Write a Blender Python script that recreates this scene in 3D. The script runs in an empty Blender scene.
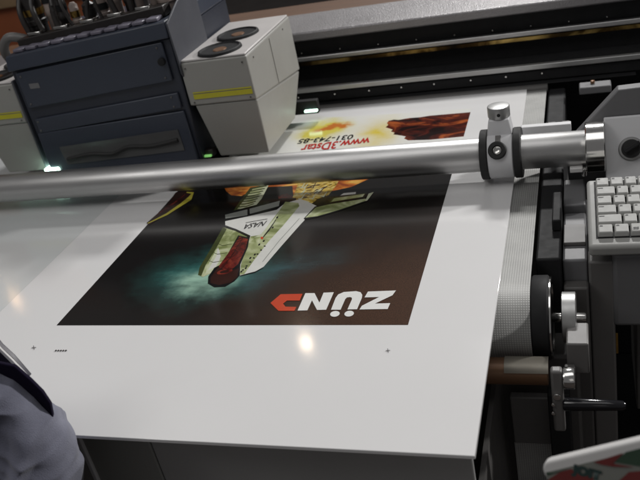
import bpy, bmesh, math, random
from mathutils import Vector, Matrix
random.seed(7)
SC = bpy.context.scene
COL = SC.collection
# ------------------------------------------------------------------ camera
W0, H0 = 640.0, 480.0
cx, cy = 320.0, 240.0
vy = Vector((575 - cx, -249 - cy)); vx = Vector((-2000 - cx, 328 - cy))
F = math.sqrt(-(vx.dot(vy)))
Yc = Vector((vy.x, vy.y, F)).normalized()
Xc = -Vector((vx.x, vx.y, F)).normalized()
Zc = Xc.cross(Yc)
CAM = Vector((0.21272077, -0.75736525, 0.55179002))
right = Vector((Xc.x, Yc.x, Zc.x)); down = Vector((Xc.y, Yc.y, Zc.y)); fwd = Vector((Xc.z, Yc.z, Zc.z))

def ray(px, py):
    return right * (px - cx) + down * (py - cy) + fwd * F

def at(px, py, ax, v):
    """the place on the plane x/y/z = v seen at photo pixel px,py"""
    i = 'xyz'.index(ax); r = ray(px, py)
    return CAM + r * ((v - CAM[i]) / r[i])

cam_d = bpy.data.cameras.new('camera'); cam = bpy.data.objects.new('camera', cam_d); COL.objects.link(cam)
M = Matrix((( right.x, -down.x, -fwd.x, CAM.x), (right.y, -down.y, -fwd.y, CAM.y), (right.z, -down.z, -fwd.z, CAM.z), (0, 0, 0, 1)))
cam.matrix_world = M
cam_d.sensor_width = 36; cam_d.lens = F / W0 * 36; cam_d.clip_start = 0.02; cam_d.clip_end = 200
cam_d.dof.use_dof = True; cam_d.dof.focus_distance = 1.05; cam_d.dof.aperture_fstop = 9.0
SC.camera = cam

# ------------------------------------------------------------------ materials
def mat(name, col, rough=0.5, metal=0.0, var=0.12, vscale=14.0, rvar=0.1, bump=0.0, bscale=300.0, spec=0.5,
        emit=None, estr=0.0, aniso=None, stretch=None, coat=0.0):
    m = bpy.data.materials.new(name); m.use_nodes = True
    nt = m.node_tree; N = nt.nodes; L = nt.links; b = N['Principled BSDF']
    tc = N.new('ShaderNodeTexCoord'); src = tc.outputs['Object']
    if stretch:
        mp = N.new('ShaderNodeMapping'); mp.inputs['Scale'].default_value = stretch
        L.new(src, mp.inputs['Vector']); src = mp.outputs['Vector']
    nz = N.new('ShaderNodeTexNoise'); nz.inputs['Scale'].default_value = vscale; nz.inputs['Detail'].default_value = 6
    nz.inputs['Roughness'].default_value = 0.62
    L.new(src, nz.inputs['Vector'])
    mx = N.new('ShaderNodeMix'); mx.data_type = 'RGBA'
    lo = [c * (1 - var) for c in col] + [1]; hi = [min(1, c * (1 + var)) for c in col] + [1]
    mx.inputs[6].default_value = lo; mx.inputs[7].default_value = hi
    L.new(nz.outputs['Fac'], mx.inputs[0]); L.new(mx.outputs[2], b.inputs['Base Color'])
    mr = N.new('ShaderNodeMapRange'); mr.inputs['To Min'].default_value = max(0.02, rough - rvar); mr.inputs['To Max'].default_value = min(1, rough + rvar)
    n2 = N.new('ShaderNodeTexNoise'); n2.inputs['Scale'].default_value = vscale * 2.7; n2.inputs['Detail'].default_value = 5
    L.new(src, n2.inputs['Vector']); L.new(n2.outputs['Fac'], mr.inputs['Value']); L.new(mr.outputs['Result'], b.inputs['Roughness'])
    b.inputs['Metallic'].default_value = metal; b.inputs['Specular IOR Level'].default_value = spec
    b.inputs['Coat Weight'].default_value = coat
    if bump:
        n3 = N.new('ShaderNodeTexNoise'); n3.inputs['Scale'].default_value = bscale; n3.inputs['Detail'].default_value = 3
        L.new(src, n3.inputs['Vector'])
        bp = N.new('ShaderNodeBump'); bp.inputs['Strength'].default_value = bump; bp.inputs['Distance'].default_value = 0.001
        L.new(n3.outputs['Fac'], bp.inputs['Height']); L.new(bp.outputs['Normal'], b.inputs['Normal'])
    if emit:
        b.inputs['Emission Color'].default_value = (*emit, 1); b.inputs['Emission Strength'].default_value = estr
    return m

MT = {
 'board':  mat('glossy_white_board', (0.68, 0.675, 0.675), 0.085, var=0.03, vscale=4, rvar=0.045, bump=0.012, bscale=22, spec=0.8),
 'alu':    mat('brushed_aluminium', (0.56, 0.555, 0.55), 0.41, 1.0, var=0.10, vscale=34, rvar=0.11, stretch=(0.12, 1, 1), bump=0.06, bscale=420),
 'alum2':  mat('machined_aluminium', (0.42, 0.42, 0.415), 0.42, 0.85, var=0.08, vscale=40),
 'chrome': mat('polished_steel', (0.75, 0.74, 0.72), 0.14, 1.0, var=0.05, vscale=50, rvar=0.05),
 'black':  mat('black_plastic', (0.017, 0.017, 0.018), 0.6, var=0.35, vscale=30, spec=0.2),
 'rubber': mat('black_rubber', (0.014, 0.014, 0.014), 0.7, var=0.3, vscale=60),
 'gloss':  mat('glossy_black_grip', (0.008, 0.008, 0.010), 0.16, var=0.2, rvar=0.05),
 'dark':   mat('dark_painted_metal', (0.085, 0.081, 0.078), 0.5, var=0.25, vscale=12, bump=0.05, bscale=700),
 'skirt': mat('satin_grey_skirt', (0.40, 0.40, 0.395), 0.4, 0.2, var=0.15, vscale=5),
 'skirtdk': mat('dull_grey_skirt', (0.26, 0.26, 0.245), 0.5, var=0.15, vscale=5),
 'wall': mat('rust_orange_display_wall', (0.30, 0.085, 0.03), 0.6, var=0.4, vscale=2.5),
 'char':   mat('charcoal_painted_metal', (0.135, 0.130, 0.126), 0.45, var=0.18, vscale=10, bump=0.05, bscale=700),
 'midgrey':mat('grey_painted_metal', (0.15, 0.15, 0.155), 0.45, var=0.1, vscale=9, bump=0.08, bscale=800),
 'panel':  mat('pale_grey_panel', (0.60, 0.60, 0.61), 0.42, var=0.05, vscale=9, bump=0.08, bscale=900),
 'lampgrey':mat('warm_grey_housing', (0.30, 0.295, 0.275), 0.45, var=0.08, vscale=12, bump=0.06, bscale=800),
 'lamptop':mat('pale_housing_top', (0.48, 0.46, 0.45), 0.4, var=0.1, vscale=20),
 'navy':   mat('navy_cover', (0.032, 0.039, 0.058), 0.42, var=0.12, vscale=8, bump=0.05, bscale=700),
 'navydk': mat('dark_navy_recess', (0.021, 0.025, 0.038), 0.45, var=0.15, vscale=10),
 'slate':  mat('slate_side_plate', (0.055, 0.058, 0.070), 0.5, var=0.15, vscale=10),
 'lav':    mat('lavender_grey_ledge', (0.16, 0.15, 0.19), 0.4, var=0.15, vscale=24),
 'pink':   mat('pale_plastic_filter', (0.30, 0.245, 0.22), 0.4, var=0.15, vscale=26),
 'yellow': mat('yellow_stripe_paint', (0.50, 0.46, 0.02), 0.4, var=0.12, vscale=40),
 'key':    mat('beige_keycap', (0.37, 0.37, 0.355), 0.5, var=0.06, vscale=60),
 'keybd':  mat('beige_keyboard_case', (0.36, 0.36, 0.345), 0.5, var=0.06, vscale=20, bump=0.06, bscale=900),
 'keyink': mat('grey_key_legend', (0.10, 0.10, 0.10), 0.6),
 'bronze': mat('bronze_coated_roll', (0.17, 0.09, 0.048), 0.42, 0.35, var=0.3, vscale=30, stretch=(0.2, 1, 1)),
 'tapegrey':mat('dull_steel_sleeve', (0.27, 0.25, 0.21), 0.45, 0.5, var=0.1, vscale=30),
 'brass':  mat('brass_strip', (0.42, 0.27, 0.08), 0.3, 1.0, var=0.95, vscale=30, stretch=(0.3, 1, 1)),
 'carpet': mat('dark_hall_carpet', (0.045, 0.036, 0.032), 0.9, var=0.5, vscale=5, bump=0.3, bscale=300),
 'wood':   mat('brown_wood_ledge', (0.11, 0.055, 0.028), 0.5, var=0.5, vscale=8, stretch=(0.3, 2, 2)),
 'tan':    mat('tan_trim', (0.30, 0.20, 0.11), 0.5, var=0.3),
 'paper':  mat('white_card', (0.62, 0.61, 0.60), 0.5, var=0.05),
 'folder': mat('dark_violet_folder', (0.020, 0.017, 0.032), 0.35, var=0.2),
 'lining': mat('black_violet_lining', (0.006, 0.004, 0.014), 0.9, var=0.3, spec=0.1),
 'uv2':    mat('dim_uv_lamp_glow', (0.8, 0.9, 0.85), 0.4, emit=(0.62, 1.0, 0.80), estr=3.2),
 'uv':     mat('uv_lamp_glow', (0.8, 0.9, 0.85), 0.4, emit=(0.62, 1.0, 0.80), estr=15),
 'fin':    mat('green_lit_fin', (0.16, 0.36, 0.14), 0.35, 0.5, var=0.3),
 'screw':  mat('screw_steel', (0.70, 0.69, 0.66), 0.25, 1.0),
 'pcb':    mat('cable_dark', (0.020, 0.017, 0.016), 0.4, var=0.4, vscale=40),
 'redbox': mat('red_print', (0.15, 0.026, 0.024), 0.5, var=0.15, vscale=30),
 'grnbox': mat('green_print', (0.035, 0.065, 0.042), 0.5, var=0.25, vscale=30),
 'greybox':mat('grey_green_print', (0.19, 0.195, 0.175), 0.5, var=0.15, vscale=30),
 'inkgrn': mat('dark_green_lettering', (0.022, 0.045, 0.042), 0.5),
}

def sparkle():
    m = mat('sparkly_beam_paint', (0.27, 0.26, 0.265), 0.36, 0.45, var=0.08, vscale=8, bump=1.0, bscale=330)
    return m
MT['sparkle'] = sparkle()

def belt_mat():
    m = bpy.data.materials.new('woven_belt'); m.use_nodes = True
    nt = m.node_tree; N = nt.nodes; L = nt.links; b = N['Principled BSDF']
    tc = N.new('ShaderNodeTexCoord')
    def wave(axis, sc):
        w = N.new('ShaderNodeTexWave'); w.bands_direction = axis; w.inputs['Scale'].default_value = sc
        w.inputs['Distortion'].default_value = 0.6; w.inputs['Detail'].default_value = 1
        L.new(tc.outputs['UV'], w.inputs['Vector']); return w
    a = wave('X', 105); c = wave('Y', 105)
    mu = N.new('ShaderNodeMath'); mu.operation = 'MULTIPLY'
    L.new(a.outputs['Fac'], mu.inputs[0]); L.new(c.outputs['Fac'], mu.inputs[1])
    nz = N.new('ShaderNodeTexNoise'); nz.inputs['Scale'].default_value = 30; nz.inputs['Detail'].default_value = 8
    L.new(tc.outputs['UV'], nz.inputs['Vector'])
    ad = N.new('ShaderNodeMath'); ad.operation = 'MULTIPLY_ADD'; ad.inputs[1].default_value = 0.6
    L.new(nz.outputs['Fac'], ad.inputs[0]); L.new(mu.outputs[0], ad.inputs[2])
    r = N.new('ShaderNodeValToRGB')
    r.color_ramp.elements[0].position = 0.1; r.color_ramp.elements[0].color = (0.22, 0.22, 0.215, 1)
    r.color_ramp.elements[1].position = 0.9; r.color_ramp.elements[1].color = (0.46, 0.46, 0.445, 1)
    L.new(ad.outputs[0], r.inputs[0]); L.new(r.outputs[0], b.inputs['Base Color'])
    bp = N.new('ShaderNodeBump'); bp.inputs['Strength'].default_value = 0.25; bp.inputs['Distance'].default_value = 0.0006
    L.new(mu.outputs[0], bp.inputs['Height']); L.new(bp.outputs['Normal'], b.inputs['Normal'])
    b.inputs['Roughness'].default_value = 0.5
    return m
MT['belt'] = belt_mat()

def cloth_mat():
    m = bpy.data.materials.new('grey_blue_jacket_fabric'); m.use_nodes = True
    nt = m.node_tree; N = nt.nodes; L = nt.links; b = N['Principled BSDF']
    tc = N.new('ShaderNodeTexCoord')
    nz = N.new('ShaderNodeTexNoise'); nz.inputs['Scale'].default_value = 900; nz.inputs['Detail'].default_value = 2
    n2 = N.new('ShaderNodeTexNoise'); n2.inputs['Scale'].default_value = 22; n2.inputs['Detail'].default_value = 4
    L.new(tc.outputs['Object'], nz.inputs['Vector']); L.new(tc.outputs['Object'], n2.inputs['Vector'])
    r = N.new('ShaderNodeValToRGB')
    r.color_ramp.elements[0].position = 0.3; r.color_ramp.elements[0].color = (0.105, 0.108, 0.15, 1)
    r.color_ramp.elements[1].position = 0.75; r.color_ramp.elements[1].color = (0.185, 0.19, 0.25, 1)
    L.new(n2.outputs['Fac'], r.inputs[0]); L.new(r.outputs[0], b.inputs['Base Color'])
    bp = N.new('ShaderNodeBump'); bp.inputs['Strength'].default_value = 0.6; bp.inputs['Distance'].default_value = 0.001
    L.new(nz.outputs['Fac'], bp.inputs['Height']); L.new(bp.outputs['Normal'], b.inputs['Normal'])
    b.inputs['Roughness'].default_value = 0.75; b.inputs['Sheen Weight'].default_value = 0.25
    return m
MT['cloth'] = cloth_mat()

# ------------------------------------------------------------------ helpers
def root(name, loc, label, cat, group=None):
    o = bpy.data.objects.new(name, None); COL.objects.link(o); o.location = loc
    o.empty_display_size = 0.05
    o['label'] = label; o['category'] = cat; o['kind'] = 'thing'
    if group: o['group'] = group
    return o

def base_of(p):
    v = Vector((0, 0, 0))
    while p is not None:
        v += p.location; p = p.parent
    return v

def obj(name, bm, m, parent=None, bevel=0.0, seg=2, smooth=True, label=None):
    """bm is in world coordinates; the object keeps its thing's base as its origin"""
    bmesh.ops.recalc_face_normals(bm, faces=bm.faces[:])
    if parent is not None:
        bmesh.ops.translate(bm, verts=bm.verts[:], vec=-base_of(parent))
    me = bpy.data.meshes.new(name); bm.to_mesh(me); bm.free()
    for k in (m if isinstance(m, (list, tuple)) else [m]):
        me.materials.append(MT[k] if isinstance(k, str) else k)
    o = bpy.data.objects.new(name, me); COL.objects.link(o)
    if parent is not None: o.parent = parent
    if smooth:
        for p in me.polygons: p.use_smooth = True
        me.set_sharp_from_angle(angle=math.radians(38))
    if bevel:
        md = o.modifiers.new('edge', 'BEVEL'); md.width = bevel; md.segments = seg; md.limit_method = 'ANGLE'; md.angle_limit = math.radians(35)
        md.harden_normals = False
    if label: o['label'] = label
    return o

def tag(o, label, cat, group=None):
    o['label'] = label; o['category'] = cat
    if group: o['group'] = group
    return o

def box(bm, x0, x1, y0, y1, z0, z1):
    vs = [bm.verts.new((x, y, z)) for z in (z0, z1) for y in (y0, y1) for x in (x0, x1)]
    for f in ((0, 1, 3, 2), (4, 6, 7, 5), (0, 4, 5, 1), (2, 3, 7, 6), (0, 2, 6, 4), (1, 5, 7, 3)):
        bm.faces.new([vs[i] for i in f])
    return vs

def hexa(bm, pts):
    """eight corners: bottom four then top four, both going round"""
    vs = [bm.verts.new(p) for p in pts]
    for f in ((3, 2, 1, 0), (4, 5, 6, 7), (0, 1, 5, 4), (1, 2, 6, 5), (2, 3, 7, 6), (3, 0, 4, 7)):
        bm.faces.new([vs[i] for i in f])

def prism(bm, pts, d, mi=0):
    """polygon extruded by vector d"""
    a = [bm.verts.new(p) for p in pts]; b = [bm.verts.new(Vector(p) + d) for p in pts]
    fs = [bm.faces.new(a), bm.faces.new(b[::-1])]
    n = len(a)
    for i in range(n): fs.append(bm.faces.new((a[i], b[i], b[(i + 1) % n], a[(i + 1) % n])))
    for f in fs: f.material_index = mi

def lathe(bm, c, axis, prof, n=48):
    """prof: (distance along axis, radius); closed where radius is 0"""
    axis = Vector(axis).normalized()
    u = axis.orthogonal().normalized(); v = axis.cross(u)
    rings = []
    for s, r in prof:
        if r < 1e-6: rings.append([bm.verts.new(Vector(c) + axis * s)])
        else: rings.append([bm.verts.new(Vector(c) + axis * s + (u * math.cos(t) + v * math.sin(t)) * r) for t in [2 * math.pi * k / n for k in range(n)]])
    for a, b in zip(rings, rings[1:]):
        if len(a) == 1 and len(b) == 1: continue
        for k in range(n):
            q = (k + 1) % n
            if len(a) == 1: bm.faces.new((a[0], b[k], b[q]))
            elif len(b) == 1: bm.faces.new((a[k], b[0], a[q]))
            else: bm.faces.new((a[k], b[k], b[q], a[q]))

def cyl(bm, c, axis, length, r, bev=0.0015, n=48):
    b = min(bev, r * .4, length * .4)
    lathe(bm, c, axis, [(0, 0), (0, r - b), (b * .3, r - b * .3), (b, r), (length - b, r), (length - b * .3, r - b * .3), (length, r - b), (length, 0)], n)

def tube_path(bm, pts, r, n=12):
    pts = [Vector(p) for p in pts]
    fine = []
    for i in range(len(pts) - 1):
        p0 = pts[max(0, i - 1)]; p1 = pts[i]; p2 = pts[i + 1]; p3 = pts[min(len(pts) - 1, i + 2)]
        for k in range(6):
            t = k / 6
            fine.append(0.5 * ((2 * p1) + (p2 - p0) * t + (2 * p0 - 5 * p1 + 4 * p2 - p3) * t * t + (3 * p1 - p0 - 3 * p2 + p3) * t ** 3))
    fine.append(pts[-1]); prev = None; up = Vector((0.13, 0.31, 0.94))
    for i, p in enumerate(fine):
        d = (fine[min(i + 1, len(fine) - 1)] - fine[max(i - 1, 0)]).normalized()
        u = d.cross(up).normalized(); v = d.cross(u)
        ring = [bm.verts.new(p + (u * math.cos(t) + v * math.sin(t)) * r) for t in [2 * math.pi * k / n for k in range(n)]]
        if prev:
            for k in range(n): bm.faces.new((prev[k], ring[k], ring[(k + 1) % n], prev[(k + 1) % n]))
        else: bm.faces.new(ring[::-1])
        prev = ring
    bm.faces.new(prev)

B = bmesh.new
def bx(*a):
    bm = B(); box(bm, *a); return bm

def text_mesh(body, size, mtx, bold=0.0, width=1.0):
    cu = bpy.data.curves.new('lettering', 'FONT'); cu.body = body; cu.size = size; cu.offset = bold
    cu.resolution_u = 3
    o = bpy.data.objects.new('lettering', cu); COL.objects.link(o)
    dg = bpy.context.evaluated_depsgraph_get(); dg.update()
    me = bpy.data.meshes.new_from_object(o.evaluated_get(dg))
    bpy.data.objects.remove(o); bpy.data.curves.remove(cu)
    bm = B(); bm.from_mesh(me); bpy.data.meshes.remove(me)
    for v in bm.verts: v.co.x *= width
    bmesh.ops.transform(bm, matrix=mtx, verts=bm.verts[:])
    return bm

# ------------------------------------------------------------------ setting: hall floor
bm = B(); vs = [bm.verts.new(p) for p in ((-9, -6, -0.95), (9, -6, -0.95), (9, 12, -0.95), (-9, 12, -0.95))]; bm.faces.new(vs)
fl = obj('floor', bm, 'carpet', smooth=False); fl['kind'] = 'structure'

# ------------------------------------------------------------------ printer frame: beam, rails, side frames
XL, XR = -1.35, 0.75
pr = root('flatbed_printer', (0, 0.95, -0.95), 'large dark flatbed printer frame with pale sparkly beam and long silver rails behind the tube', 'printer')
zb0 = at(300, 42, 'y', 0.88).z; zb1 = at(300, 33, 'y', 0.88).z
# beam as one profile swept along X
def sweep(bm, prof, x0, x1):
    a = [bm.verts.new((x0, y, z)) for y, z in prof]; b = [bm.verts.new((x1, y, z)) for y, z in prof]
    n = len(prof)
    bm.faces.new(a); bm.faces.new(b[::-1])
    for i in range(n): bm.faces.new((a[i], b[i], b[(i + 1) % n], a[(i + 1) % n]))
bm = B(); yt = at(300, 14, 'z', zb1 + 0.012).y
sweep(bm, [(0.88, zb0), (0.88, zb1), (yt, zb1 + 0.012), (yt, zb0)], XL, XR)
beam = obj('beam', bm, 'sparkle', pr, bevel=0.004, seg=3)
bm = bx(XL, XR, 0.91, 1.10, -0.30, zb0 - 0.0015)
obj('back_panel', bm, 'black', pr, bevel=0.002)

# brown ledge behind the beam
bm = B(); y2 = yt + 0.01
sweep(bm, [(y2, zb1 - 0.06), (y2, zb1 + 0.004), (y2 + 0.16, zb1 - 0.004), (y2 + 0.16, zb1 - 0.06)], XL, XR)
obj('rear_ledge', bm, 'wood', pr, bevel=0.003)
def rail(px, py0, py1, y, depth, m, name, bev=0.0015):
    z1 = at(px, py0, 'y', y).z; z0 = at(px, py1, 'y', y).z
    return obj(name, bx(XL, XR, y, y + depth, z0, z1), m, pr, bevel=bev), z0, z1
r1, r1a, r1b = rail(500, 34.5, 39.3, 0.885, 0.012, 'alu', 'linear_rail')
bs, _, _ = rail(500, 39.8, 43.8, 0.889, 0.006, 'brass', 'brass_strip', 0.0006)
r2, r2a, r2b = rail(500, 68.5, 73.6, 0.80, 0.012, 'alum2', 'linear_rail')
sr, s2a, s2b = rail(500, 74.2, 84, 0.806, 0.10, 'black', 'screw_strip')
# screws: one row above the upper rail on the black face, one on the lower strip
def screw_bm(p, r):
    bm = B(); lathe(bm, p, (0, -1, 0), [(0, r), (0.0012, r), (0.002, r * .75), (0.002, r * .45), (0.001, r * .4), (0.001, 0)], 14); return bm
for px in range(265, 660, 38):
    p = at(px, 33 - (px - 500) * 0.129, 'y', 0.909); p.z = at(500, 29.5, 'y', 0.909).z
    obj('screw', screw_bm((p.x, 0.9095, p.z), 0.0016), 'screw', pr)
for px in (291, 300, 336, 370, 402, 434.5, 471, 506, 542):
    p = at(px, 78 - (px - 500) * 0.127, 'y', 0.806)
    obj('screw', screw_bm((p.x, 0.8055, (s2a + s2b) / 2 + 0.004), 0.0021), 'screw', sr)
bm = B(); cyl(bm, (XL, 0.785, at(500, 93, 'y', 0.785).z), (1, 0, 0), at(548, 88, 'y', 0.785).x - XL, 0.010)
obj('feed_bar', bm, 'dark', pr)
bm = bx(XL, 0.30, 0.79, 0.90, 0.004, s2a - 0.003); obj('throat_guard', bm, 'black', pr, bevel=0.002)
# small bracket below the lower rail, right
p = at(595, 87, 'y', 0.74)
bm = bx(p.x - 0.028, p.x + 0.028, 0.72, 0.75, p.z - 0.006, p.z + 0.008)
br = obj('bracket', bm, 'midgrey', pr, bevel=0.002)
bm = B(); cyl(bm, (p.x - 0.004, 0.737, p.z + 0.0085), (0, 0, 1), 0.006, 0.004); obj('bolt', bm, 'bronze', br)
# right side frame: the black sheet beside the belt and dark uprights
bm = bx(0.1405, 0.172, 0.155, 0.79, -0.16, -0.008); obj('side_frame', bm, 'black', pr, bevel=0.003)
bm = bx(0.1735, 0.75, 0.46, 0.785, -0.40, -0.15); obj('side_frame', bm, 'black', pr, bevel=0.003)
q = at(558, 215, 'z', 0.004)
bm = bx(0.160, 0.172, 0.225, 0.31, -0.0075, 0.010); obj('clamp_block', bm, 'black', pr, bevel=0.002)
# stepped grey blocks beside the black sheet
bm = bx(0.1735, 0.2040, 0.17, 0.300, -0.14, -0.020); g1 = obj('bearing_block', bm, 'midgrey', pr, bevel=0.003)
bm = bx(0.1735, 0.2040, 0.301, 0.385, -0.14, -0.008); obj('bearing_block', bm, 'midgrey', pr, bevel=0.003)
bm = bx(0.1745, 0.2030, 0.205, 0.255, -0.0195, -0.014); obj('spacer_plate', bm, 'char', g1, bevel=0.001)
bm = bx(0.205, 0.2365, 0.168, 0.20, -0.60, -0.0225); obj('side_plate', bm, 'char', pr, bevel=0.003)
bm = bx(0.1735, 0.2045, 0.150, 0.1695, -0.60, -0.0505); obj('side_plate', bm, 'dark', pr, bevel=0.003)
# lower body under the table
bm = bx(-1.3, 0.189, 0.104, 0.75, -0.90, -0.1265); obj('lower_body', bm, 'dark', pr, bevel=0.004)
bm = bx(0.1905, 0.75, 0.21, 0.75, -0.90, -0.4005); obj('lower_body', bm, 'black', pr, bevel=0.004)
for xx, yy in ((-1.25, 0.15), (0.65, 0.3), (-1.25, 0.7), (0.65, 0.7)):
    bm = B(); cyl(bm, (xx, yy, -0.949), (0, 0, 1), 0.048, 0.025); obj('foot', bm, 'rubber', pr)
bm = bx(XL, 0.06, 1.101, 1.16, -0.90, -0.05); obj('rear_panel', bm, 'dark', pr, bevel=0.003)

dw = root('display_partition', (-2.6, 2.05, -0.95), 'rust orange display partition with tan trim standing behind the printer at the top left', 'partition')
obj('panel', bx(-4.6, -1.35, 2.05, 2.11, -0.949, 1.3), 'wall', dw, bevel=0.004)
obj('trim', bx(-4.6, -1.35, 2.02, 2.0495, -0.52, -0.44), 'tan', dw, bevel=0.004)
obj('trim', bx(-4.6, -1.35, 2.02, 2.0495, 0.10, 0.18), 'tan', dw, bevel=0.004)
# ------------------------------------------------------------------ conveyor belt
ct = root('conveyor_belt', (-0.3, 0.1, -0.125), 'pale grey woven conveyor belt wrapped over the front roller under the printed board', 'conveyor belt')
R0 = 0.052; YB = 0.095; ZT = -0.0055
def belt_profile():
    pts = [(0.90, ZT)]
    for k in range(1, 16): pts.append((0.90 - (0.90 - YB) * k / 15, ZT))
    for k in range(1, 25):
        t = math.pi * 0.80 * k / 24
        pts.append((YB - R0 * math.sin(t), ZT - R0 + R0 * math.cos(t)))
    e = pts[-1]
    pts.append((e[0] + 0.10, ZT - 2 * R0 - 0.02))
    return pts
bm = B(); uvl = bm.loops.layers.uv.new('UVMap')
prof = belt_profile(); acc = 0; prev = None
for i, (y, z) in enumerate(prof):
    if i: acc += math.hypot(y - prof[i - 1][0], z - prof[i - 1][1])
    a = bm.verts.new((-0.98, y, z)); b = bm.verts.new((0.137, y, z))
    if prev:
        f = bm.faces.new((prev[0], prev[1], b, a))
        for l, uv in zip(f.loops, ((-0.98, prev[2]), (0.137, prev[2]), (0.137, acc), (-0.98, acc))): l[uvl].uv = uv
    prev = (a, b, acc)
bo = obj('belt', bm, 'belt', ct)
sd = bo.modifiers.new('thick', 'SOLIDIFY'); sd.thickness = 0.0018; sd.offset = -1
zc = ZT - R0
bm = B(); cyl(bm, (-0.985, YB, zc), (1, 0, 0), 1.121, R0 - 0.0022); obj('front_roller', bm, 'rubber', ct)
bm = B()
lathe(bm, (0.1375, YB, zc), (1, 0, 0), [(0, 0), (0, R0), (0.002, R0 + .0015), (0.019, R0 + .0015), (0.021, R0 - .001), (0.021, R0 - .008), (0.018, R0 - .010), (0.018, 0)], 64)
ed = obj('roller_end', bm, 'black', ct)
bm = B(); lathe(bm, (0.1588, YB, zc), (1, 0, 0), [(-0.0015, R0 - .0075), (0.0, R0 - .0005), (0.0018, R0 - .0005), (0.0026, R0 - .003), (0.0018, R0 - .0065), (-0.0015, R0 - .0075)], 64)
obj('chrome_rim', bm, 'chrome', ed)
bm = B(); cyl(bm, (0.155, YB, zc), (1, 0, 0), 0.046, 0.006); obj('axle', bm, 'chrome', ed)
# pulley
pu = root('drive_pulley', (0.174, YB, zc), 'grey drive pulley wheel on the steel axle right of the belt roller', 'pulley')
bm = B(); lathe(bm, (0.172, YB, zc), (1, 0, 0), [(0, .0065), (0, .030), (0.001, .032), (0.0165, .032), (0.0175, .030), (0.0175, .0065)], 56); obj('wheel', bm, 'alum2', pu)
bm = B(); cyl(bm, (0.1895, YB, zc), (1, 0, 0), 0.006, 0.0055); obj('hub_cap', bm, 'chrome', pu)

# ------------------------------------------------------------------ printed board
TB = 0.0045
bd = root('printed_board', (-0.26, 0.28, -TB), 'glossy white board with a dark space shuttle print lying on the belt', 'board')
x0, x1b, y0b, y1b = -0.622, 0.1005, -0.2075, 0.86
bo2 = obj('sheet', bx(x0, x1b, y0b, y1b, -TB, 0.0), 'board', bd, bevel=0.0005, seg=1)

ns = root('blank_sheet', (-0.9, 0.3, -TB), 'blank pale sheet lying to the left of the printed board', 'sheet')
obj('sheet', bx(-1.25, x0 - .0006, y0b + .02, y1b, -TB, -0.0008), mat('glossy_pale_sheet', (0.57, 0.585, 0.585), 0.10, var=0.03, vscale=3, rvar=0.03, bump=0.25, bscale=7, spec=0.9), ns, bevel=0.0005, seg=1)

def ink(name, col, rough=0.16, var=0.1, vs=60):
    return mat(name, col, rough, var=var, vscale=vs, rvar=0.04, spec=0.5)

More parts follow.
